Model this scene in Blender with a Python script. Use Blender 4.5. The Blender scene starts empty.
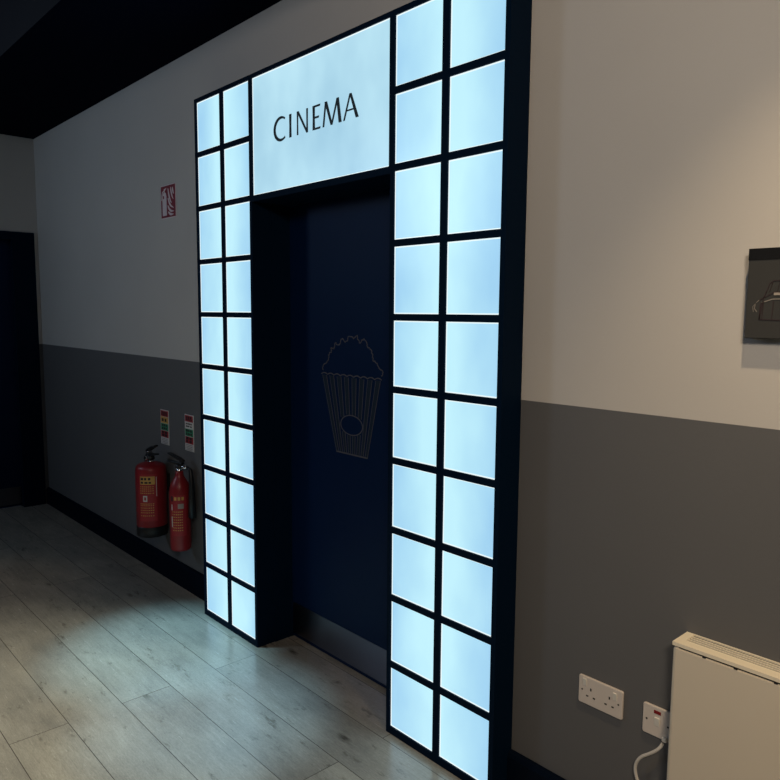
import bpy, bmesh, math, random
from mathutils import Vector, Matrix
random.seed(7)
SC = bpy.context.scene
COL = SC.collection

# ------------------------------------------------------------------ camera
CAM_LOC = Vector((3.3182, -1.7407, 1.5959))
YAW, PITCH, ROLL = 0.82816, -0.10802, 0.00767
fwd = Vector((-math.sin(YAW)*math.cos(PITCH), math.cos(YAW)*math.cos(PITCH), math.sin(PITCH)))
rgt = Vector((math.cos(YAW), math.sin(YAW), 0)); upv = rgt.cross(fwd)
r2 = rgt*math.cos(ROLL)+upv*math.sin(ROLL); u2 = -rgt*math.sin(ROLL)+upv*math.cos(ROLL)
cam = bpy.data.cameras.new('camera'); cam.lens = 36*713.24/780; cam.sensor_width = 36; cam.clip_start = .05
cam_o = bpy.data.objects.new('camera', cam); COL.objects.link(cam_o)
M = Matrix((r2, u2, -fwd)).transposed().to_4x4(); M.translation = CAM_LOC
cam_o.matrix_world = M
SC.camera = cam_o

# ------------------------------------------------------------------ world, lights, exposure
wd = bpy.data.worlds.new('world'); SC.world = wd; wd.use_nodes = True
wd.node_tree.nodes['Background'].inputs[0].default_value = (.62, .74, 1, 1)
wd.node_tree.nodes['Background'].inputs[1].default_value = .045
SC.view_settings.view_transform = 'Standard'; SC.view_settings.look = 'None'
SC.view_settings.exposure = 0; SC.view_settings.gamma = 1; SC.view_settings.use_curve_mapping = False

def spot(loc, tgt, power, color, angle, blend, size):
    l = bpy.data.lights.new('spot_lamp', 'SPOT'); l.energy = power; l.color = color
    l.spot_size = math.radians(angle); l.spot_blend = blend; l.shadow_soft_size = size
    o = bpy.data.objects.new('spot_lamp', l); COL.objects.link(o); o.location = loc
    o.rotation_euler = (Vector(tgt)-Vector(loc)).to_track_quat('-Z', 'Y').to_euler(); return o
spot((2.90, -.50, 2.91), (3.02, -.38, 0), 82, (1, .75, .46), 84, 1, .025)      # warm downlight beside the picture
spot((.42, -1.50, 3.15), (.42, -1.46, 0), 290, (1, .94, .74), 54, 1, .05)        # downlight in the lobby
spot((.20, -.34, 2.91), (.20, -.34, 0), 340, (.34, .76, 1), 24, 1, .03)          # added cool spot, stands in for panel glow on the floor
spot((-1.05, -1.45, 3.15), (-1.0, -1.20, 0), 34, (1, .72, .44), 38, 1, .05)       # dim warm downlight further along
spot((.86, -.46, 2.91), (.86, -.46, 0), 270, (.34, .70, 1), 23, 1, .03)  # second added cool spot for the panels' glow on the floor
spot((1.48, -.50, 2.91), (1.48, -.50, 0), 60, (.6, .85, 1), 26, 1, .03)  # third added spot, weaker, towards the right pillar
def area(loc, tgt, power, color, sx, sy):
    l = bpy.data.lights.new('lobby_fill_light', 'AREA'); l.energy = power; l.color = color
    l.shape = 'RECTANGLE'; l.size = sx; l.size_y = sy
    o = bpy.data.objects.new('lobby_fill_light', l); COL.objects.link(o); o.location = loc
    o.rotation_euler = (Vector(tgt)-Vector(loc)).to_track_quat('-Z', 'Y').to_euler(); return o
spot((4.3, -2.6, 3.05), (3.1, 0, 2.3), 270, (1, .84, .66), 96, 1, .35)             # warm lobby lighting to the right
area((1.6, -3.6, 3.1), (1.3, 0, 1.6), 6, (.6, .7, 1), 1.2, .6)                # added fill for the lobby light behind the camera
area((-2.0, -3.4, 2.7), (1.8, 0, 1.7), 18, (.60, .78, 1), .6, .6)              # cool lighting further down the lobby

# ------------------------------------------------------------------ materials
def mat(name, rgb, rough=.5, metal=0, emis=None, spec=.5):
    m = bpy.data.materials.new(name); m.use_nodes = True; b = m.node_tree.nodes['Principled BSDF']
    b.inputs['Base Color'].default_value = (*rgb, 1); b.inputs['Roughness'].default_value = rough
    b.inputs['Metallic'].default_value = metal; b.inputs['Specular IOR Level'].default_value = spec
    if emis:
        b.inputs['Emission Color'].default_value = (*emis[:3], 1); b.inputs['Emission Strength'].default_value = emis[3]
    return m
class NT:
    def __init__(s, m): s.t = m.node_tree; s.b = s.t.nodes['Principled BSDF']
    def n(s, k, **kw):
        o = s.t.nodes.new(k)
        for a, v in kw.items(): setattr(o, a, v)
        return o
    def l(s, a, b): s.t.links.new(a, b)
    def math(s, op, a, b=None):
        o = s.n('ShaderNodeMath', operation=op)
        for i, v in enumerate((a, b)):
            if v is None: continue
            if isinstance(v, (int, float)): o.inputs[i].default_value = v
            else: s.l(v, o.inputs[i])
        return o.outputs[0]
    def ramp(s, fac, stops):
        o = s.n('ShaderNodeValToRGB'); s.l(fac, o.inputs[0]); e = o.color_ramp.elements
        while len(e) < len(stops): e.new(.5)
        for i, (p, c) in enumerate(stops): e[i].position = p; e[i].color = (*c, 1)
        return o.outputs[0]
    def mix(s, fac, a, b, bt='MIX'):
        o = s.n('ShaderNodeMix', data_type='RGBA', blend_type=bt)
        for i, v in ((0, fac), (6, a), (7, b)):
            if isinstance(v, (int, float)): o.inputs[i].default_value = v
            elif isinstance(v, tuple): o.inputs[i].default_value = (*v, 1)
            else: s.l(v, o.inputs[i])
        return o.outputs[2]
    def noise(s, vec, scale, detail=4, rough=.5):
        o = s.n('ShaderNodeTexNoise'); s.l(vec, o.inputs['Vector']); o.inputs['Scale'].default_value = scale
        o.inputs['Detail'].default_value = detail; o.inputs['Roughness'].default_value = rough; return o.outputs[0]
    def map(s, vec, loc=(0,0,0), sc=(1,1,1)):
        o = s.n('ShaderNodeMapping'); s.l(vec, o.inputs[0]); o.inputs[1].default_value = loc; o.inputs[3].default_value = sc; return o.outputs[0]
    def bump(s, h, st, dist):
        o = s.n('ShaderNodeBump'); s.l(h, o.inputs['Height']); o.inputs['Strength'].default_value = st
        o.inputs['Distance'].default_value = dist; s.l(o.outputs[0], s.b.inputs['Normal'])

# two-tone painted wall: off-white above, mid grey below a crisp line at 1.32 m
m_wall = mat('two_tone_wall_paint', (.5,.5,.5), .6, spec=.3); N = NT(m_wall)
pos = N.n('ShaderNodeNewGeometry').outputs['Position']
sep = N.n('ShaderNodeSeparateXYZ'); N.l(pos, sep.inputs[0])
f = N.math('GREATER_THAN', sep.outputs[2], 1.3222)
nz = N.noise(pos, 2.2, 5)
cw = N.mix(nz, (.56,.535,.50), (.62,.595,.56)); cg = N.mix(nz, (.126,.127,.131), (.142,.143,.147))
N.l(N.mix(f, cg, cw), N.b.inputs['Base Color'])
N.bump(N.noise(pos, 90, 3), .12, .002)

m_lobby = mat('dark_lobby_paint', (.10,.10,.11), .7)
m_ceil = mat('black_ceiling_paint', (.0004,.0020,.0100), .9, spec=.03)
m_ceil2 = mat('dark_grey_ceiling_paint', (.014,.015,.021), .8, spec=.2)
m_skirt = mat('black_skirting_paint', (.0006,.0040,.0125), .6, spec=.08)
m_black = mat('black_frame_paint', (.0004,.0085,.0250), .6, spec=.06)
m_door = mat('navy_black_door', (.001,.004,.013), .5, spec=.12); N = NT(m_door)
tc = N.n('ShaderNodeTexCoord').outputs['Object']
N.l(N.mix(N.noise(tc, 3, 4), (.0004,.0085,.0430), (.0006,.0125,.0500)), N.b.inputs['Base Color'])
m_steel = mat('brushed_steel', (.15,.15,.18), .28, 1); N = NT(m_steel)
tc = N.n('ShaderNodeTexCoord').outputs['Object']
N.bump(N.noise(N.map(tc, sc=(4, 4, 300)), 6, 3), .08, .001)
m_chrome = mat('chrome', (.7,.7,.72), .15, 1)
m_white = mat('white_plastic', (.70,.63,.57), .35)
m_white2 = mat('bright_white_plastic', (.80,.77,.70), .3)
m_cable = mat('white_cable', (.66,.63,.58), .4)
m_hole = mat('dark_slot', (.01,.008,.007), .7)
m_neon = mat('red_neon_lens', (.22,.008,.012), .25)
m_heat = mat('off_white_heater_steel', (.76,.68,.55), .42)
m_heat_lit = mat('cream_heater_top_lit', (.93,.84,.66), .4)  # heater finish lightened to paint in the light falling on the top
m_letter = mat('black_vinyl_letter', (.004,.012,.016), .5)
m_vinyl = mat('grey_vinyl_line', (.088,.086,.102), .6, spec=.15)
m_vinyl2 = mat('smoky_vinyl_stripe', (.012,.022,.040), .6, spec=.15)
m_red = mat('red_enamel', (.27,.014,.020), .36)
m_redlab = mat('label_red', (.36,.02,.03), .5)
m_plastic = mat('black_plastic', (.008,.009,.012), .4)
m_rub = mat('black_rubber_hose', (.01,.01,.012), .55)
m_yel = mat('label_yellow', (.62,.36,.09), .5)
m_lab = mat('label_white', (.62,.60,.58), .5)
m_green = mat('label_green', (.03,.25,.13), .5)
m_signred = mat('sign_red', (.24,.010,.03), .45)
m_signwhite = mat('sign_white', (.80,.70,.72), .45)
m_ink = mat('dark_ink', (.03,.015,.018), .6)

# laminate oak planks running along the wall
m_floor = mat('grey_oak_laminate', (.3,.26,.2), .42, spec=1.); N = NT(m_floor)
pos = N.n('ShaderNodeNewGeometry').outputs['Position']
mp = N.map(pos, loc=(.96, .252+.211*20, 0))
br = N.n('ShaderNodeTexBrick', offset=.37, offset_frequency=2, squash=1)
N.l(mp, br.inputs['Vector']); br.inputs['Scale'].default_value = 1
br.inputs['Mortar Size'].default_value = .0016; br.inputs['Mortar Smooth'].default_value = .2
br.inputs['Brick Width'].default_value = 2.4; br.inputs['Row Height'].default_value = .211
br.inputs['Color1'].default_value = (0,0,0,1); br.inputs['Color2'].default_value = (1,1,1,1); br.inputs['Bias'].default_value = 0
idn = N.n('ShaderNodeSeparateColor'); N.l(br.outputs[0], idn.inputs[0])
off = N.n('ShaderNodeCombineXYZ'); N.l(N.math('MULTIPLY', idn.outputs[0], 37.), off.inputs[0]); N.l(N.math('MULTIPLY', idn.outputs[0], 11.), off.inputs[2])
ad = N.n('ShaderNodeVectorMath', operation='ADD'); N.l(pos, ad.inputs[0]); N.l(off.outputs[0], ad.inputs[1])
pv = ad.outputs[0]
g1 = N.noise(N.map(pv, sc=(1.3, 13, 1)), 3, 8, .62)
g2 = N.noise(N.map(pv, sc=(3, 60, 1)), 4, 4, .6)
g3 = N.noise(N.map(pv, sc=(1, 2.2, 1)), 2.6, 4, .6)
base = N.ramp(g1, [(.2, (.305,.280,.235)), (.5, (.400,.370,.315)), (.8, (.47,.435,.375))])
base = N.mix(.45, base, N.ramp(g2, [(.3, (.315,.29,.245)), (.7, (.46,.425,.365))]))
base = N.mix(1, base, N.ramp(g3, [(.3, (.72,.72,.73)), (.7, (1.1,1.08,1.05))]), 'MULTIPLY')
base = N.mix(1, base, N.ramp(idn.outputs[0], [(0, (.93,.93,.94)), (1, (1.04,1.04,1.03))]), 'MULTIPLY')
vo = N.n('ShaderNodeTexVoronoi'); N.l(N.map(pv, sc=(1.5, 4.2, 1)), vo.inputs['Vector']); vo.inputs['Scale'].default_value = 1.4
wv = N.math('ADD', vo.outputs['Distance'], N.math('MULTIPLY', N.noise(N.map(pv, sc=(3,9,1)), 5, 4), .22))
fine = N.noise(N.map(pv, sc=(8, 40, 1)), 9, 5, .65)
base = N.mix(1, base, N.ramp(fine, [(.3, (.80,.80,.80)), (.7, (1.14,1.14,1.13))]), 'MULTIPLY')
sp_ = N.noise(N.map(pv, sc=(2.2, 6, 1)), 3.1, 6, .7)
base = N.mix(1, base, N.ramp(sp_, [(.30, (.50,.49,.47)), (.41, (1,1,1))]), 'MULTIPLY')
knot = N.ramp(wv, [(.12, (.26,.24,.22)), (.22, (1,1,1))])
base = N.mix(1, base, knot, 'MULTIPLY')
base = N.mix(br.outputs['Fac'], base, (.10,.085,.07))
N.l(base, N.b.inputs['Base Color'])
rr = N.n('ShaderNodeMapRange'); N.l(g2, rr.inputs[0]); rr.inputs[3].default_value = .19; rr.inputs[4].default_value = .31
N.l(rr.outputs[0], N.b.inputs['Roughness'])
N.bump(N.math('SUBTRACT', N.math('MULTIPLY', g2, .25), br.outputs['Fac']), .25, .0015)

# back-lit acrylic: uneven cool glow
def glow(name, lo, hi, st, scale, strips=None):
    m = mat(name, (.05,.06,.07), .3); N = NT(m)
    pos = N.n('ShaderNodeNewGeometry').outputs['Position']
    nn = N.noise(N.map(pos, sc=(1.6, 1, 1)), scale, 3, .5)
    if strips:          # an LED strip runs up behind each centre mullion
        sp = N.n('ShaderNodeSeparateXYZ'); N.l(pos, sp.inputs[0])
        d = N.math('MINIMUM', *[N.math('ABSOLUTE', N.math('SUBTRACT', sp.outputs[0], c)) for c in strips])
        nn = N.math('ADD', N.math('MULTIPLY', nn, .55), N.math('SUBTRACT', .48, N.math('MULTIPLY', d, 1.75)))
    N.l(N.ramp(nn, [(.28, lo), (.66, hi)]), N.b.inputs['Emission Color']); N.b.inputs['Emission Strength'].default_value = st
    return m
m_glow = glow('backlit_acrylic', (.34,.63,.87), (.53,.87,.98), 1., 2.6, (.2405, 1.6738))
m_glow2 = glow('backlit_acrylic_header', (.34,.59,.75), (.51,.80,.92), 1., 2.0)
m_edge = mat('bright_acrylic_edge', (.05,.05,.05), .3, emis=(.84,.97,1,1.))

# ------------------------------------------------------------------ mesh helpers
def box(bm, x0, x1, y0, y1, z0, z1, mi=0):
    vs = [bm.verts.new((x, y, z)) for x in (x0, x1) for y in (y0, y1) for z in (z0, z1)]
    for q in ((0,1,3,2),(4,6,7,5),(0,4,5,1),(2,3,7,6),(0,2,6,4),(1,5,7,3)):
        f = bm.faces.new([vs[i] for i in q]); f.material_index = mi
    return vs
def lathe(bm, prof, cx=0, cy=0, seg=40, mi=0):
    rings = []
    for r, z in prof:
        rings.append([bm.verts.new((cx+r*math.cos(2*math.pi*i/seg), cy+r*math.sin(2*math.pi*i/seg), z)) for i in range(seg)])
    for a, b in zip(rings, rings[1:]):
        for i in range(seg):
            f = bm.faces.new((a[i], a[(i+1)%seg], b[(i+1)%seg], b[i])); f.material_index = mi; f.smooth = True
    for rg, rev in ((rings[0], True), (rings[-1], False)):
        f = bm.faces.new(rg[::-1] if rev else rg); f.material_index = mi
def tube(bm, pts, rad, seg=10, mi=0):
    pts = [Vector(p) for p in pts]; rings = []; prev = None
    for i, p in enumerate(pts):
        t = (pts[min(i+1, len(pts)-1)]-pts[max(i-1, 0)]).normalized()
        a = prev if prev else (Vector((0,0,1)) if abs(t.z) < .9 else Vector((1,0,0)))
        n = (a - t*a.dot(t)).normalized(); prev = n; b = t.cross(n)
        r = rad[i] if isinstance(rad, (list, tuple)) else rad
        rings.append([bm.verts.new(p+(n*math.cos(2*math.pi*k/seg)+b*math.sin(2*math.pi*k/seg))*r) for k in range(seg)])
    for a, b in zip(rings, rings[1:]):
        for k in range(seg):
            f = bm.faces.new((a[k], a[(k+1)%seg], b[(k+1)%seg], b[k])); f.smooth = True; f.material_index = mi
    bm.faces.new(rings[0][::-1]); bm.faces.new(rings[-1])
def spline(pts, n=8):
    pts = [Vector(p) for p in pts]; out = []
    P = [pts[0]]+pts+[pts[-1]]
    for i in range(1, len(P)-2):
        for k in range(n):
            t = k/n; a, b, c, d = P[i-1], P[i], P[i+1], P[i+2]
            out.append(.5*((2*b)+(c-a)*t+(2*a-5*b+4*c-d)*t*t+(3*b-3*c+d-a)*t**3))
    out.append(pts[-1]); return out
def poly(bm, pts, y0, y1, mi=0):
    """prism of an (x, z) outline between depths y0 (front) and y1"""
    a = [bm.verts.new((x, y0, z)) for x, z in pts]; b = [bm.verts.new((x, y1, z)) for x, z in pts]
    fs = [bm.faces.new(a), bm.faces.new(b[::-1])]
    n = len(pts)
    for i in range(n): fs.append(bm.faces.new((a[i], b[i], b[(i+1)%n], a[(i+1)%n])))
    for f in fs: f.material_index = mi
def stroke(bm, p, q, w0, w1, y0, y1, mi=0):
    """horizontal-cut stroke p->q with widths at both ends"""
    (x0, z0), (x1, z1) = p, q
    poly(bm, [(x0-w0/2, z0), (x0+w0/2, z0), (x1+w1/2, z1), (x1-w1/2, z1)], y0, y1, mi)
def ribbon(bm, pts, w, y0, y1, mi=0, closed=False):
    n = len(pts); L = []; R = []
    for i, (x, z) in enumerate(pts):
        if closed: a, b = pts[i-1], pts[(i+1) % n]
        else: a, b = pts[max(i-1, 0)], pts[min(i+1, n-1)]
        dx, dz = b[0]-a[0], b[1]-a[1]; l = math.hypot(dx, dz) or 1
        ww = w[i] if isinstance(w, (list, tuple)) else w
        nx, nz_ = -dz/l*ww/2, dx/l*ww/2
        L.append((x+nx, z+nz_)); R.append((x-nx, z-nz_))
    rng = range(n if closed else n-1)
    va = [[bm.verts.new((x, y, z)) for x, z in S] for S, y in ((L, y0), (R, y0), (R, y1), (L, y1))]
    for i in rng:
        j = (i+1) % n
        for s in range(4):
            f = bm.faces.new((va[s][i], va[s][j], va[(s+1)%4][j], va[(s+1)%4][i])); f.material_index = mi
def obj(name, bm, mats, parent=None, bevel=0, seg=2, smooth=False, loc=None):
    bmesh.ops.recalc_face_normals(bm, faces=bm.faces)
    me = bpy.data.meshes.new(name); bm.to_mesh(me); bm.free()
    if not isinstance(mats, (list, tuple)): mats = [mats]
    for m in mats: me.materials.append(m)
    o = bpy.data.objects.new(name, me); COL.objects.link(o)
    if smooth:
        for p in me.polygons: p.use_smooth = True
    if parent: o.parent = parent
    if loc: o.location = loc
    if bevel:
        b = o.modifiers.new('bevel', 'BEVEL'); b.width = bevel; b.segments = seg; b.limit_method = 'ANGLE'
    return o
def thing(name, label, cat, loc, group=None, rotz=0):
    o = bpy.data.objects.new(name, None); COL.objects.link(o); o.location = loc; o.rotation_euler = (0,0,rotz)
    o.empty_display_size = .1
    o['label'] = label; o['category'] = cat
    if group: o['group'] = group
    return o
def struct(name, bm, mats, **k):
    o = obj(name, bm, mats, **k); o['kind'] = 'structure'; return o
BM = bmesh.new

# ------------------------------------------------------------------ setting
D = .0997          # wall face; the illuminated surround's front face is y = 0
XC = -2.8653       # far corner
ZC = 2.9335        # soffit height
XE, YE, ZU = 7.0, -7.0, 3.2
bm = BM(); box(bm, XC-.3, XE+.2, YE-.2, .6, -.1, 0); struct('floor', bm, m_floor)
OX0, OX1, OZ = .499, 1.411, 2.09
bm = BM(); box(bm, XC-.3, OX0, D, .42, 0, ZU); box(bm, OX1, XE+.2, D, .42, 0, ZU); box(bm, OX0, OX1, D, .42, OZ, ZU)
struct('wall_back', bm, m_wall)
DY0, DY1, DZ = -1.02, .066, 2.20      # far doorway in the end wall
bm = BM(); box(bm, XC-.3, XC, YE-.2, DY0, 0, ZU); box(bm, XC-.3, XC, DY1, D, 0, ZU); box(bm, XC-.3, XC, DY0, DY1, DZ, ZU)
struct('wall_left', bm, m_wall)
bm = BM(); box(bm, XE, XE+.2, YE-.2, D, 0, ZU); struct('wall_right', bm, m_lobby)
bm = BM(); box(bm, XC, XE, YE-.2, YE, 0, ZU); struct('wall_front', bm, m_lobby)
bm = BM(); box(bm, XC-.3, XE+.2, YE-.2, .42, ZU, ZU+.1); struct('ceiling', bm, m_ceil2)
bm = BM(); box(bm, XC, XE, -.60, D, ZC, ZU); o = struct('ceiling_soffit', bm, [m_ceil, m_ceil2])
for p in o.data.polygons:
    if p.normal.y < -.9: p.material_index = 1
def skirting(name, x0, x1):
    bm = BM()
    pr = [(D, 0), (D-.022, 0), (D-.022, .118), (D-.016, .130), (D-.008, .1348), (D, .1348)]
    a = [bm.verts.new((x0, y, z)) for y, z in pr]; b = [bm.verts.new((x1, y, z)) for y, z in pr]
    bm.faces.new(a); bm.faces.new(b[::-1])
    for i in range(len(pr)): bm.faces.new((a[i], a[(i+1)%6], b[(i+1)%6], b[i]))
    struct(name, bm, m_skirt)
skirting('baseboard_left', XC, -.0195); skirting('baseboard_right', 1.9335, XE)

# cinema door, set back in the opening
DF = .200
bm = BM(); box(bm, OX0+.002, OX1-.002, DF, DF+.045, .006, OZ-.003)
door = struct('door_1', bm, m_door, bevel=.0015)
bm = BM(); box(bm, OX0+.012, OX1-.012, DF-.0018, DF, .022, .178); obj('kick_plate', bm, m_steel, door)['label'] = 'brushed steel kick plate along the foot of the door'
bm = BM(); box(bm, OX0-.02, OX0+.001, DF-.0, D+.3, 0, OZ); box(bm, OX1-.001, OX1+.02, DF, D+.3, 0, OZ)
# reveal lining between surround and door
bm.free(); bm = BM()
box(bm, OX0-.001, OX0+.006, D, DF+.06, 0, OZ); box(bm, OX1-.006, OX1+.001, D, DF+.06, 0, OZ); box(bm, OX0+.006, OX1-.006, D, DF+.06, OZ-.006, OZ+.001)
struct('trim_1', bm, m_black)
bm = BM(); box(bm, OX0+.006, OX1-.006, DF+.045, DF+.06, 0, OZ-.006); struct('trim_2', bm, m_black)

# popcorn line drawing on the door
Z0, Z1 = .980, 1.328; XB0, XB1, XT0, XT1 = .858, 1.066, .752, 1.149
yf, yb = DF-.0008, DF
bm = BM()
def bx(u, z):       # u across the box 0..1 at height z
    t = (z-Z0)/(Z1-Z0); l = XB0+(XT0-XB0)*t; r = XB1+(XT1-XB1)*t; return l+(r-l)*u
EX, EZ, ER, EH = .960, 1.110, .074, .043
def cutz(u, sgn):   # stripe ends against the oval
    z = EZ
    for _ in range(12):
        x = bx(u, z); d = (x-EX)/ER
        if abs(d) >= 1: return None
        z = EZ+sgn*EH*math.sqrt(1-d*d)
    return z
NS = 8
for k in range(NS):
    ua, ub = (k+.0)/(NS-.45), (k+.55)/(NS-.45)
    um = (ua+ub)/2; segs = [(Z0+.004, Z1-.012)]
    if abs(bx(um, EZ)-EX) < ER*.97:
        za, zb = cutz(um, -1) or EZ, cutz(um, 1) or EZ
        segs = [(Z0+.004, za-.004), (zb+.004, Z1-.012)]
    for a, b in segs:
        poly(bm, [(bx(ua, a), a), (bx(ub, a), a), (bx(ub, b), b), (bx(ua, b), b)], yf, yb, 1)
        for u in (ua, ub): ribbon(bm, [(bx(u, a), a), (bx(u, b), b)], .0022, yf-.0003, yb, 0)
ribbon(bm, [(bx(0, Z0)-.002, Z0+.002), (bx(1, Z0)+.002, Z0+.002)], .006, yf-.0003, yb, 0)
ribbon(bm, [(EX+ER*math.cos(t*math.pi/20), EZ+EH*math.sin(t*math.pi/20)) for t in range(40)], .0045, yf-.0003, yb, 0, True)
sc_ = [(XT0-.006+(XT1-XT0+.012)*i/90, Z1-.004+.007*abs(math.sin(i/90*math.pi*9))-.004) for i in range(91)]
ribbon(bm, sc_, .0045, yf-.0003, yb, 0)
dome = [(120,440),(118,395),(150,365),(170,330),(172,290),(196,262),(195,232),(218,240),(232,186),(262,208),(290,146),(322,182),(355,130),(392,150),(418,130),(440,190),(470,160),(497,186),(505,232),(530,250),(545,300),(552,345),(582,372),(598,412),(628,445),(618,480)]
dome = [(.752+(x-110)/500*.395, 1.328+(455+(x-110)*.09-z)/330*.158) for x, z in dome]
dm = [(p.x, p.y) for p in spline([(x, z, 0) for x, z in dome], 5)]
wig = []
for i, (x, z) in enumerate(dm): wig.append((x+.003*math.sin(i*1.9), z+.003*math.cos(i*1.7)))
ribbon(bm, wig, .0042, yf-.0003, yb, 0)
obj('popcorn_decal', bm, [m_vinyl, m_vinyl2], door)['label'] = 'grey line drawing of a striped popcorn box on the dark door'

# far door in the end wall
bm = BM()
FW = .165
box(bm, XC-.10, XC+.012, DY1-FW, DY1+.004, 0, DZ+.004); box(bm, XC-.10, XC+.012, DY0-.004, DY0+FW*.5, 0, DZ+.004)
box(bm, XC-.10, XC+.012, DY0+FW*.5, DY1-FW, DZ-.06, DZ+.004)
struct('trim_3', bm, m_black, bevel=.003)
bm = BM(); box(bm, XC-.085, XC-.045, DY0+FW*.5, DY1-FW, .008, DZ-.06)
d2 = struct('door_2', bm, m_door)
bm = BM(); box(bm, XC-.045, XC-.043, DY0+FW*.5+.01, DY1-FW-.004, .025, .165); obj('kick_plate', bm, m_steel, d2)['label'] = 'dull steel kick plate at the foot of the far door'

# ------------------------------------------------------------------ illuminated surround
W, MU, G, H, PIT, ZB = .22546, .03016, 1.43322, .23615, .26043, .02927
BO = .0195; ZT = ZB+9*PIT+H+.019
sur = thing('illuminated_door_surround', 'tall black door surround of glowing pale blue panels with a CINEMA header', 'light box', (.957, D/2, 0))
OFF = Vector((-.957, -D/2, 0))
def sobj(name, bm, mats, parent=None, **k):
    o = obj(name, bm, mats, parent or sur, **k)
    if not parent: o.location = OFF
    return o
def pillar(x0):
    bm = BM(); xl, xr = x0-BO, x0+2*W+MU+BO
    box(bm, xl, x0, 0, D, 0, ZT); box(bm, x0+2*W+MU, xr, 0, D, 0, ZT)           # sides
    box(bm, x0+W, x0+W+MU, 0, .03, ZB, ZT-.019)                                  # centre mullion
    box(bm, x0, x0+2*W+MU, 0, D, 0, ZB); box(bm, x0, x0+2*W+MU, 0, D, ZT-.019, ZT)
    for r in range(1, 10):
        z = ZB+r*PIT
        for c in (0, 1):
            xx = x0+c*(W+MU); box(bm, xx, xx+W, 0, .03, z-(PIT-H), z)
    box(bm, x0, x0+2*W+MU, .03, D, ZB, ZT-.019)                                  # box body behind the panels
    return bm
for i, x0 in enumerate((0, G)):
    o = sobj('pillar_frame', pillar(x0), m_black)
    for c in (0, 1):
        for r in range(10):
            a = x0+c*(W+MU); z = ZB+r*PIT; e = .0042
            bm = BM()
            box(bm, a+e, a+W-e, .0075, .03, z+e, z+H-e, 0)
            box(bm, a, a+e, .0065, .03, z, z+H, 1); box(bm, a+W-e, a+W, .0065, .03, z, z+H, 1)
            box(bm, a+e, a+W-e, .0065, .03, z, z+e, 1); box(bm, a+e, a+W-e, .0065, .03, z+H-e, z+H, 1)
            sobj('light_panel', bm, [m_glow, m_edge])
# header
hx0, hx1, hz0, hz1 = .507, 1.4065, 2.109, 2.611
ix0, ix1 = 2*W+MU+BO, G-BO
bm = BM()
box(bm, ix0, ix1, 0, D, hz1, ZT); box(bm, ix0, ix1, 0, D, hz0-.026, hz0); box(bm, ix0, hx0, 0, D, hz0, hz1); box(bm, hx1, ix1, 0, D, hz0, hz1)
box(bm, hx0, hx1, .03, D, hz0, hz1)
sobj('header_frame', bm, m_black)
bm = BM(); e = .0042
box(bm, hx0+e, hx1-e, .0075, .03, hz0+e, hz1-e, 0)
box(bm, hx0, hx0+e, .0065, .03, hz0, hz1, 1); box(bm, hx1-e, hx1, .0065, .03, hz0, hz1, 1)
box(bm, hx0+e, hx1-e, .0065, .03, hz0, hz0+e, 1); box(bm, hx0+e, hx1-e, .0065, .03, hz1-e, hz1, 1)
sign = sobj('sign_panel', bm, [m_glow2, m_edge]); sign['label'] = 'wide glowing header panel that reads CINEMA'
# CINEMA in a flared sans
bm = BM(); y0, y1 = .0060, .0076; zb, zt = 2.3125, 2.4055; c = zt-zb
TH, TN = .0165, .0080
arc = []
for i in range(41):
    t = math.radians(52+ (308-52)*i/40); arc.append((.7275+.050*math.cos(t), (zb+zt)/2+(c/2-.001)*math.sin(t)))
wd_ = [TN+.0085*max(0, math.sin(math.pi*i/40))**1.5 for i in range(41)]
ribbon(bm, arc, wd_, y0, y1)
def stem(x, w=TH, a=zb, b=zt):       # slightly waisted stem
    m = (a+b)/2
    poly(bm, [(x-w/2, a), (x+w/2, a), (x+w*.42, m), (x+w/2, b), (x-w/2, b), (x-w*.42, m)], y0, y1)
stem(.7965, .0165)
stem(.849, .0100); stem(.9165, .0110)
poly(bm, [(.8440, zt), (.8575, zt), (.9225, zb), (.9120, zb-.0015)], y0-.0003, y1)
stem(.962, .0160)
for z, l in ((zt-.0035, .044), ((zb+zt)/2, .036), (zb+.0035, .045)):
    poly(bm, [(.962, z-.0036), (.962+l-.003, z-.0040), (.962+l, z+.0040), (.962, z+.0036)], y0-.0003, y1)
stroke(bm, (1.0265, zb), (1.0415, zt), .0100, .0100, y0, y1)
stroke(bm, (1.0425, zt), (1.0800, zb), .0160, .0125, y0-.0003, y1)
stroke(bm, (1.0805, zb), (1.1170, zt), .0090, .0100, y0-.0006, y1)
stroke(bm, (1.1180, zt), (1.1340, zb), .0145, .0165, y0-.0009, y1)
stroke(bm, (1.1570, zb), (1.1950, zt), .0095, .0095, y0, y1)
stroke(bm, (1.1970, zt), (1.2370, zb), .0120, .0170, y0-.0003, y1)
poly(bm, [(1.170, zb+.031), (1.222, zb+.031), (1.219, zb+.0365), (1.172, zb+.0365)], y0-.0006, y1)
for v in bm.verts: v.co.x = .716+(v.co.x-.716)*.976
le = obj('lettering', bm, m_letter, sign); le['label'] = 'black capital letters CINEMA'

# ------------------------------------------------------------------ wall signs
def plate(name, label, cat, x0, x1, z0, z1, group=None, base=m_signwhite, t=.003):
    r = thing(name, label, cat, ((x0+x1)/2, D, (z0+z1)/2), group)
    bm = BM(); w, h = (x1-x0)/2, (z1-z0)/2; box(bm, -w, w, -t, 0, -h, h); obj('plate', bm, base, r, bevel=.0008)
    return r, w, h
def rect(bm, x0, x1, z0, z1, mi=0, y=-.0036, t=.0008): box(bm, x0, x1, y, y+t, z0, z1, mi)
r, w, h = plate('fire_extinguisher_sign', 'red square sign with white extinguisher and flame pictogram high on the wall', 'sign', -.622, -.436, 2.113, 2.297)
bm = BM(); rect(bm, -w+.005, w-.005, -h+.005, h-.005, 0)
yy0, yy1 = -.0044, -.0036
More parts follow.
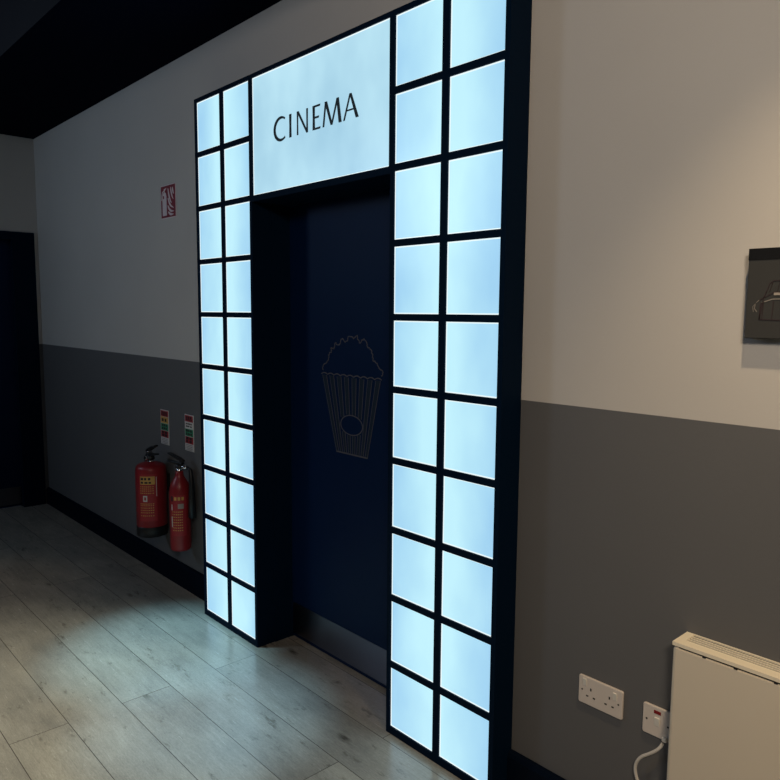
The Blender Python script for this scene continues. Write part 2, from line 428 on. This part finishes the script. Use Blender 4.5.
# white extinguisher pictogram
poly(bm, [(-.070,-.076),(-.018,-.076),(-.018,.030),(-.024,.046),(-.034,.052),(-.054,.052),(-.064,.046),(-.070,.030)], yy0, yy1, 1)
poly(bm, [(-.050,.052),(-.040,.052),(-.040,.062),(-.020,.070),(-.020,.076),(-.052,.070)], yy0, yy1, 1)
ribbon(bm, [(-.050,.060),(-.066,.056),(-.077,.040),(-.079,.010)], .006, yy0, yy1, 1)
poly(bm, [(-.062,.018),(-.048,.018),(-.048,.034),(-.062,.034)], yy0-.0006, yy1, 0)
for q in ([(.002,.070),(.014,.030),(.030,.000),(.046,-.012)], [(.036,.074),(.040,.050),(.052,.022),(.066,.006)],
          [(.000,.018),(.016,-.010),(.036,-.028),(.068,-.040)], [(.058,.072),(.060,.056),(.066,.042),(.074,.034)],
          [(-.004,-.022),(.014,-.044),(.040,-.056),(.070,-.058)], [(.002,-.058),(.020,-.070),(.040,-.074),(.066,-.074)]):
    p = [(v.x, v.y) for v in spline([(a, b, 0) for a, b in q], 5)]
    n = len(p); ribbon(bm, p, [.003+.011*math.sin(math.pi*min(1, i/n+.12)) for i in range(n)], yy0, yy1, 1)
obj('pictogram', bm, [m_signred, m_signwhite], r)

def id_sign(label, x0, x1, z0, z1, second):
    r, w, h = plate('extinguisher_id_sign', label, 'sign', x0, x1, z0, z1, base=m_lab)
    bm = BM(); H2 = 2*h; top = h-.005; a, b = -w+.005, w-.005
    def band(f0, f1, mi): rect(bm, a, b, top-H2*f1, top-H2*f0, mi)
    band(0, .17, 0)
    if not second: band(.18, .36, 1)
    band(.37, .57, 2); band(.58, .77, 0)
    def marks(f, n, mi, hh=.010):
        z = top-H2*f; ww = (b-a-.02)/n
        for i in range(n):
            x = a+.012+i*ww; rect(bm, x, x+ww*random.uniform(.6, .8), z-hh/2, z+hh/2, mi, -.0042, .0008)
    marks(.06, 3, 3, .014); marks(.12, 4, 3, .009)
    marks(.27, 2, 3, .018) if not second else (marks(.23, 4, 3, .007), marks(.30, 3, 3, .007))
    marks(.42, 3, 3, .012); marks(.51, 3, 3, .012)
    marks(.63, 2, 3, .014); marks(.71, 2, 3, .014)
    for k in range(4): marks(.81+.045*k, 5, 4, .004)
    obj('printed_face', bm, [m_redlab, m_yel, m_green, m_ink, mat('grey_print', (.25,.22,.22), .6)], r)
id_sign('narrow extinguisher notice with a yellow band, above the wide extinguisher', -.703, -.596, .810, 1.016, False)
id_sign('narrow extinguisher notice without a yellow band, nearest the glowing surround', -.393, -.289, .815, 1.021, True)

# ------------------------------------------------------------------ extinguishers
def bracket(root, r, z):
    bm = BM(); box(bm, -.022, .022, r-.004, r+.018, z-.05, z+.05); obj('wall_bracket', bm, m_plastic, root, bevel=.002)
# large foam cylinder
R = .087; cx, cy = -.628, D-.018-R; zb_ = .292
e1 = thing('fire_extinguisher', 'wide red cylinder extinguisher with a black foot ring and yellow label band', 'fire extinguisher', (cx, cy, zb_))
bm = BM()
lathe(bm, [(R*.9,.035),(R,.045),(R,.375),(R*.985,.395),(R*.93,.410),(R*.8,.420),(R*.5,.428),(.022,.434)], seg=48)
obj('cylinder', bm, m_red, e1)
bm = BM(); lathe(bm, [(R*.93,0),(R*1.02,.006),(R*1.02,.058),(R*1.0,.062)], seg=48); obj('foot_ring', bm, m_plastic, e1)
# view azimuth from the extinguisher towards the lobby
AZ = math.atan2(-1.74-cy, 3.3-cx)
def curved(bm, r, a0, a1, z0, z1, mi, n=16):
    pr = []
    for k in range(n+1):
        a = a0+(a1-a0)*k/n; pr.append([bm.verts.new((r*math.cos(a)*s, r*math.sin(a)*s, z)) for s, z in ((1, z0), (1, z1))])
    for p, q in zip(pr, pr[1:]):
        f = bm.faces.new((p[0], q[0], q[1], p[1])); f.material_index = mi; f.smooth = True
bm = BM(); F0 = AZ-.85; F1 = AZ+.35
curved(bm, R+.0008, F0, F1, .10, .375, 0)
curved(bm, R+.0014, F0+.10, F1-.12, .315, .362, 1)
def dashes(bm, r, a0, a1, z, hh, n, mi, fill=.7):
    w = (a1-a0)/n
    for k in range(n):
        curved(bm, r, a0+k*w, a0+k*w+w*random.uniform(fill-.15, fill+.1), z, z+hh, mi, 3)
dashes(bm, R+.002, F0+.16, F1-.3, .341, .014, 3, 3); dashes(bm, R+.002, F0+.16, F1-.25, .321, .011, 3, 3)
curved(bm, R+.0014, F0+.30, F0+.58, .215, .250, 2); curved(bm, R+.002, F0+.38, F0+.50, .223, .242, 0)
for z in (.300, .288, .276, .262, .200, .190, .176, .162, .148, .130): dashes(bm, R+.0015, F0+.1, F1-.15, z, .005, 7, 1, .6)
curved(bm, R+.0016, F1-.05, F1-.0, .245, .358, 2)
obj('label_sheet', bm, [m_redlab, m_yel, m_lab, m_ink], e1)
def head(root, z, s=1., gauge=True):
    bm = BM(); lathe(bm, [(.020*s,z-.006),(.022*s,z+.008),(.016*s,z+.012),(.016*s,z+.040*s),(.010*s,z+.044*s)], seg=24); obj('valve', bm, m_chrome, root)
    bm = BM(); lathe(bm, [(.019*s,z+.012),(.024*s,z+.018),(.023*s,z+.036*s),(.014*s,z+.043*s)], seg=20); obj('valve_shroud', bm, m_plastic, root)
    bm = BM(); a = z+.040*s
    pts = [(-.030*s,.0),( .020*s,.0),(.085*s,.012*s),(.088*s,.020*s),(.015*s,.014*s),(-.030*s,.012*s)]
    poly(bm, [(x, a+y) for x, y in pts], -.015*s, .015*s)
    obj('carry_handle', bm, m_plastic, root, bevel=.002)
    bm = BM()
    pts = [(-.034*s,.016*s),(.0,.028*s),(.078*s,.062*s),(.075*s,.070*s),(-.01*s,.042*s),(-.036*s,.026*s)]
    poly(bm, [(x, a+y) for x, y in pts], -.014*s, .014*s)
    obj('squeeze_lever', bm, m_plastic, root, bevel=.002)
    bm = BM(); tube(bm, [(-.012*s, -.014*s, a+.02*s), (-.012*s, .014*s, a+.02*s)], .003*s); ribbon(bm, [(-.012*s+.010*s*math.cos(t*.4), a+.010*s+.010*s*math.sin(t*.4)) for t in range(16)], .002, -.016*s, -.014*s, 0, True)
    obj('safety_pin', bm, m_chrome, root)
    if gauge:
        bm = BM(); tube(bm, [(.0, -.010, z+.026), (.0, -.034, z+.026)], .015); obj('pressure_gauge', bm, m_chrome, root, bevel=.002)
head(e1, .430)
bm = BM()
tube(bm, spline([(-.016, 0, .455), (-.05, .0, .462), (-.085, .01, .43), (-.098, .01, .34), (-.096, .005, .22), (-.094, .0, .16)]), .0095, 12)
tube(bm, [(-.094, 0, .165), (-.093, 0, .10)], [.013, .009], 12)
obj('hose', bm, m_rub, e1); bracket(e1, R, .30)
# slim CO2 cylinder
R2 = .057; cx2, cy2 = -.322, D-.020-R2; z2 = .272
ROT2 = math.pi+.44
e2 = thing('fire_extinguisher', 'slim all-red extinguisher with domed shoulder, beside the glowing surround', 'fire extinguisher', (cx2, cy2, z2), None, ROT2)
bm = BM()
lathe(bm, [(R2*.86,0),(R2*.97,.006),(R2,.016),(R2,.325),(R2*.97,.348),(R2*.85,.375),(R2*.62,.400),(R2*.42,.418),(.022,.432),(.021,.446)], seg=44)
obj('cylinder', bm, m_red, e2)
bm = BM(); F0 = AZ-.95-ROT2; F1 = AZ+.55-ROT2
curved(bm, R2+.0008, F0, F1, .09, .32, 0)
curved(bm, R2+.0016, F0+.0, F0+.22, .285, .315, 3); dashes(bm, R2+.0014, F0+.35, F1-.1, .292, .018, 3, 4, .6)
curved(bm, R2+.0016, F0+.7, F1-.25, .245, .272, 1); curved(bm, R2+.0016, F0+.02, F0+.16, .235, .268, 2)
for k in range(8): dashes(bm, R2+.0015, F0+.15, F1-.3, .225-.015*k, .005, 6, 4, .6)
curved(bm, R2+.0016, F0+.02, F0+.14, .14, .20, 2)
obj('label_sheet', bm, [m_redlab, mat('label_grey', (.35,.30,.28), .5), m_lab, m_ink, m_yel], e2)
head(e2, .446, .9, False)
bm = BM()
tube(bm, [(-.010, 0, .466), (-.050, -.004, .468)], .010, 12); obj('swivel_joint', bm, m_chrome, e2)
bm = BM(); tube(bm, [(-.050, -.004, .468), (-.072, -.004, .455), (-.079, -.002, .40), (-.080, 0, .30), (-.081, 0, .19)], [.009,.010,.014,.018,.022], 16)
obj('discharge_horn', bm, m_plastic, e2); bm = BM(); box(bm, -.022, .022, R2-.004, R2+.018, .27, .37); bmesh.ops.rotate(bm, cent=(0,0,0), matrix=Matrix.Rotation(-ROT2, 3, 'Z'), verts=bm.verts); obj('wall_bracket', bm, m_plastic, e2, bevel=.002)

# ------------------------------------------------------------------ picture on the right
px0, px1, pz0, pz1, PT = 2.619, 3.030, 1.5415, 1.7545, .032
pic = thing('wall_picture', 'dark grey picture with a black top band and line drawing, on the upper wall', 'picture', ((px0+px1)/2, D, (pz0+pz1)/2))
hw, hh = (px1-px0)/2, (pz1-pz0)/2
bm = BM(); box(bm, -hw, hw, -PT, 0, -hh, hh); obj('canvas', bm, mat('charcoal_canvas', (.045,.046,.046), .8, spec=.2), pic, bevel=.0015)
bm = BM(); box(bm, -hw, hw, -PT-.0012, -PT, hh-.027, hh); obj('top_band', bm, mat('black_band', (.006,.0065,.008), .6, spec=.2), pic)
bm = BM(); ya, yb2 = -PT-.0012, -PT
def L(pts, w=.0016, mi=0, cl=False):
    pts = [(hw if x == .13 else x, z) for x, z in pts]      # horizontals run to the middle, then mirrored
    ribbon(bm, [(x-hw, hh-z) for x, z in pts], w, ya, yb2, mi, cl)
    ribbon(bm, [(hw-x, hh-z) for x, z in pts], w, ya, yb2, mi, cl)
# line drawing of a tasselled seat, dark outline with a pale rim
L([(.032,.168),(.040,.115),(.052,.083),(.060,.077),(.13,.073)], .002)
L([(.030,.122),(.062,.104),(.13,.101)], .0022)
L([(.036,.128),(.060,.120),(.13,.118)], .0024, 1)
L([(.032,.168),(.13,.172)], .002); L([(.034,.128),(.032,.168)], .002)
for i in range(4): L([(.040+.022*i,.124),(.038+.022*i,.168)], .0014)
for i in range(5): L([(.058+.016*i,.080),(.052+.017*i,.103)], .001)
L([(.030,.122),(.022,.130),(.020,.142),(.026,.150)], .0016, 1); L([(.024,.128),(.016,.138),(.018,.150)], .0012, 1)
poly(bm, [(.062-hw, hh-.111), (.078-hw, hh-.111), (.078-hw, hh-.105), (.062-hw, hh-.105)], ya-.0003, yb2, 2)
obj('line_drawing', bm, [m_ink, mat('pale_ink', (.22,.20,.18), .6), mat('label_tag', (.35,.31,.27), .6)], pic)

# ------------------------------------------------------------------ sockets
def rounded(bm, w, h, r, y0, y1, mi=0):
    pts = []
    for cx_, cz_, a0 in ((w-r, h-r, 0), (-w+r, h-r, 90), (-w+r, -h+r, 180), (w-r, -h+r, 270)):
        for k in range(6): a = math.radians(a0+k*18); pts.append((cx_+r*math.cos(a), cz_+r*math.sin(a)))
    poly(bm, pts, y0, y1, mi)
def screw(root, x, z, y):
    bm = BM(); tube(bm, [(x, y+.002, z), (x, y-.0006, z)], .0028, 12); obj('screw', bm, m_hole, root)
def rocker(root, x, z, y, w=.0065, h=.0115, m=m_white2, name='switch'):
    bm = BM(); vs = [(-w, y+.003, -h), (w, y+.003, -h), (w, y+.003, h), (-w, y+.003, h)]
    a = [bm.verts.new((x+p[0], p[1], z+p[2])) for p in vs]
    b = [bm.verts.new((x+p[0]*.94, y-(.0038 if p[2] > 0 else .0012), z+p[2]*.96)) for p in vs]
    bm.faces.new(b); bm.faces.new(a[::-1])
    for i in range(4): bm.faces.new((a[i], a[(i+1)%4], b[(i+1)%4], b[i]))
    obj(name, bm, m, root, bevel=.0006)
SZ = .0085
so = thing('double_socket', 'white double three-pin wall socket with two switches, left of the heater', 'socket', (2.2595, D, .461))
bm = BM(); rounded(bm, .0735, .0435, .006, -SZ, 0); obj('faceplate', bm, m_white, so, bevel=.0025, seg=3)
screw(so, -.0605, 0, -SZ); screw(so, .0605, 0, -SZ)
rocker(so, -.052, .026, -SZ); rocker(so, .049, .020, -SZ)
for cx_ in (-.031, .031):
    bm = BM(); ys = -SZ-.0004
    box(bm, cx_-.0022, cx_+.0022, ys, ys+.002, .004, .0125)
    for s in (-1, 1): box(bm, cx_+s*.0115-.0038, cx_+s*.0115+.0038, ys, ys+.002, -.0172, -.0128)
    obj('pin_holes', bm, m_hole, so)
fs = thing('fused_switch', 'white single fused switch plate with red neon, partly behind the heater edge', 'switch', (2.439, D, .4600))
bm = BM(); rounded(bm, .0435, .0440, .006, -SZ, 0); obj('faceplate', bm, m_white, fs, bevel=.0025, seg=3)
screw(fs, -.031, 0, -SZ); screw(fs, .032, 0, -SZ)
rocker(fs, .0, .002, -SZ, .0075, .0125)
bm = BM(); box(bm, -.0105, .0105, -SZ-.0012, -SZ+.002, .0245, .0340); obj('neon_indicator', bm, m_neon, fs, bevel=.0008)
bm = BM(); box(bm, .019, .0335, -SZ-.010, -SZ+.002, -.0435, -.030); obj('cord_grip', bm, m_white2, fs, bevel=.003)
# flex to the heater
bm = BM()
pts = [(2.4620,.084,.4115),(2.4560,.080,.398),(2.4440,.078,.383),(2.4240,.078,.364),(2.4060,.078,.348),(2.3930,.078,.328),(2.3880,.078,.305),(2.3930,.078,.280),(2.4070,.078,.255),(2.4320,.076,.225),(2.4600,.084,.200),(2.4750,.084,.12),(2.50,.070,.060),(2.56,.06,.035)]
tube(bm, spline(pts, 6), .0047, 12)
o = obj('power_cord', bm, m_cable); o['label'] = 'white power cord curving down from the fused switch behind the heater'; o['category'] = 'cord'

# ------------------------------------------------------------------ panel heater
HX0, HX1, HZ0, HZ1, HY = 2.507, 3.26, .125, .748, .014
ht = thing('panel_heater', 'cream wall-mounted panel heater with slotted top grille', 'heater', ((HX0+HX1)/2, D, HZ0))
ox, oz = (HX0+HX1)/2, HZ0
hw, hd, hh = (HX1-HX0)/2, D-HY, HZ1-HZ0
bm = BM(); box(bm, -hw, hw, -hd, -.006, 0, hh-.0135); obj('casing', bm, m_heat, ht, bevel=.009, seg=4)
bm = BM(); box(bm, -hw+.009, hw-.009, -hd-.0015, -hd+.004, .012, hh-.0155); obj('front_panel', bm, m_heat, ht, bevel=.0012)
bm = BM(); box(bm, -hw+.016, hw-.016, -hd+.004, -.012, hh-.030, hh-.0095); obj('seam', bm, m_hole, ht)
# top cover with a recessed row of slots
bm = BM()
z0, z1 = hh-.0095, hh
sy0, sy1, sx0, sx1 = -hd+.032, -.007, -hw+.022, hw-.022
box(bm, -hw, hw, -hd-.001, sy0, z0, z1); box(bm, -hw, hw, sy1, -.002, z0, z1)
box(bm, -hw, sx0, sy0, sy1, z0, z1); box(bm, sx1, hw, sy0, sy1, z0, z1)
o = obj('top_cover', bm, m_heat_lit, ht)
bm = BM(); box(bm, sx0-.003, sx1+.003, sy0-.003, sy1+.003, z1-.0050, z1-.0040); obj('slot_shade_sheet', bm, m_hole, ht)  # dark sheet added to paint in the shade down the slots
bm = BM(); n = 4; pw = (sy1-sy0)/n
for k in range(1, n): box(bm, sx0, sx1, sy0+k*pw-.0019, sy0+k*pw+.0019, z1-.0042, z1-.001)
obj('top_grille', bm, m_heat_lit, ht)
for cxp in (2.5905, 2.668, 2.760, 2.86, 2.96):
    bm = BM(); box(bm, cxp-ox-.004, cxp-ox+.004, -hd-.0022, -hd+.006, hh-.0155, hh-.0095); obj('clip', bm, m_hole, ht)
for s in (-1, 1):
    bm = BM(); box(bm, s*.24-.02, s*.24+.02, -.006, 0, .05, hh-.06); obj('wall_bracket', bm, m_heat, ht)
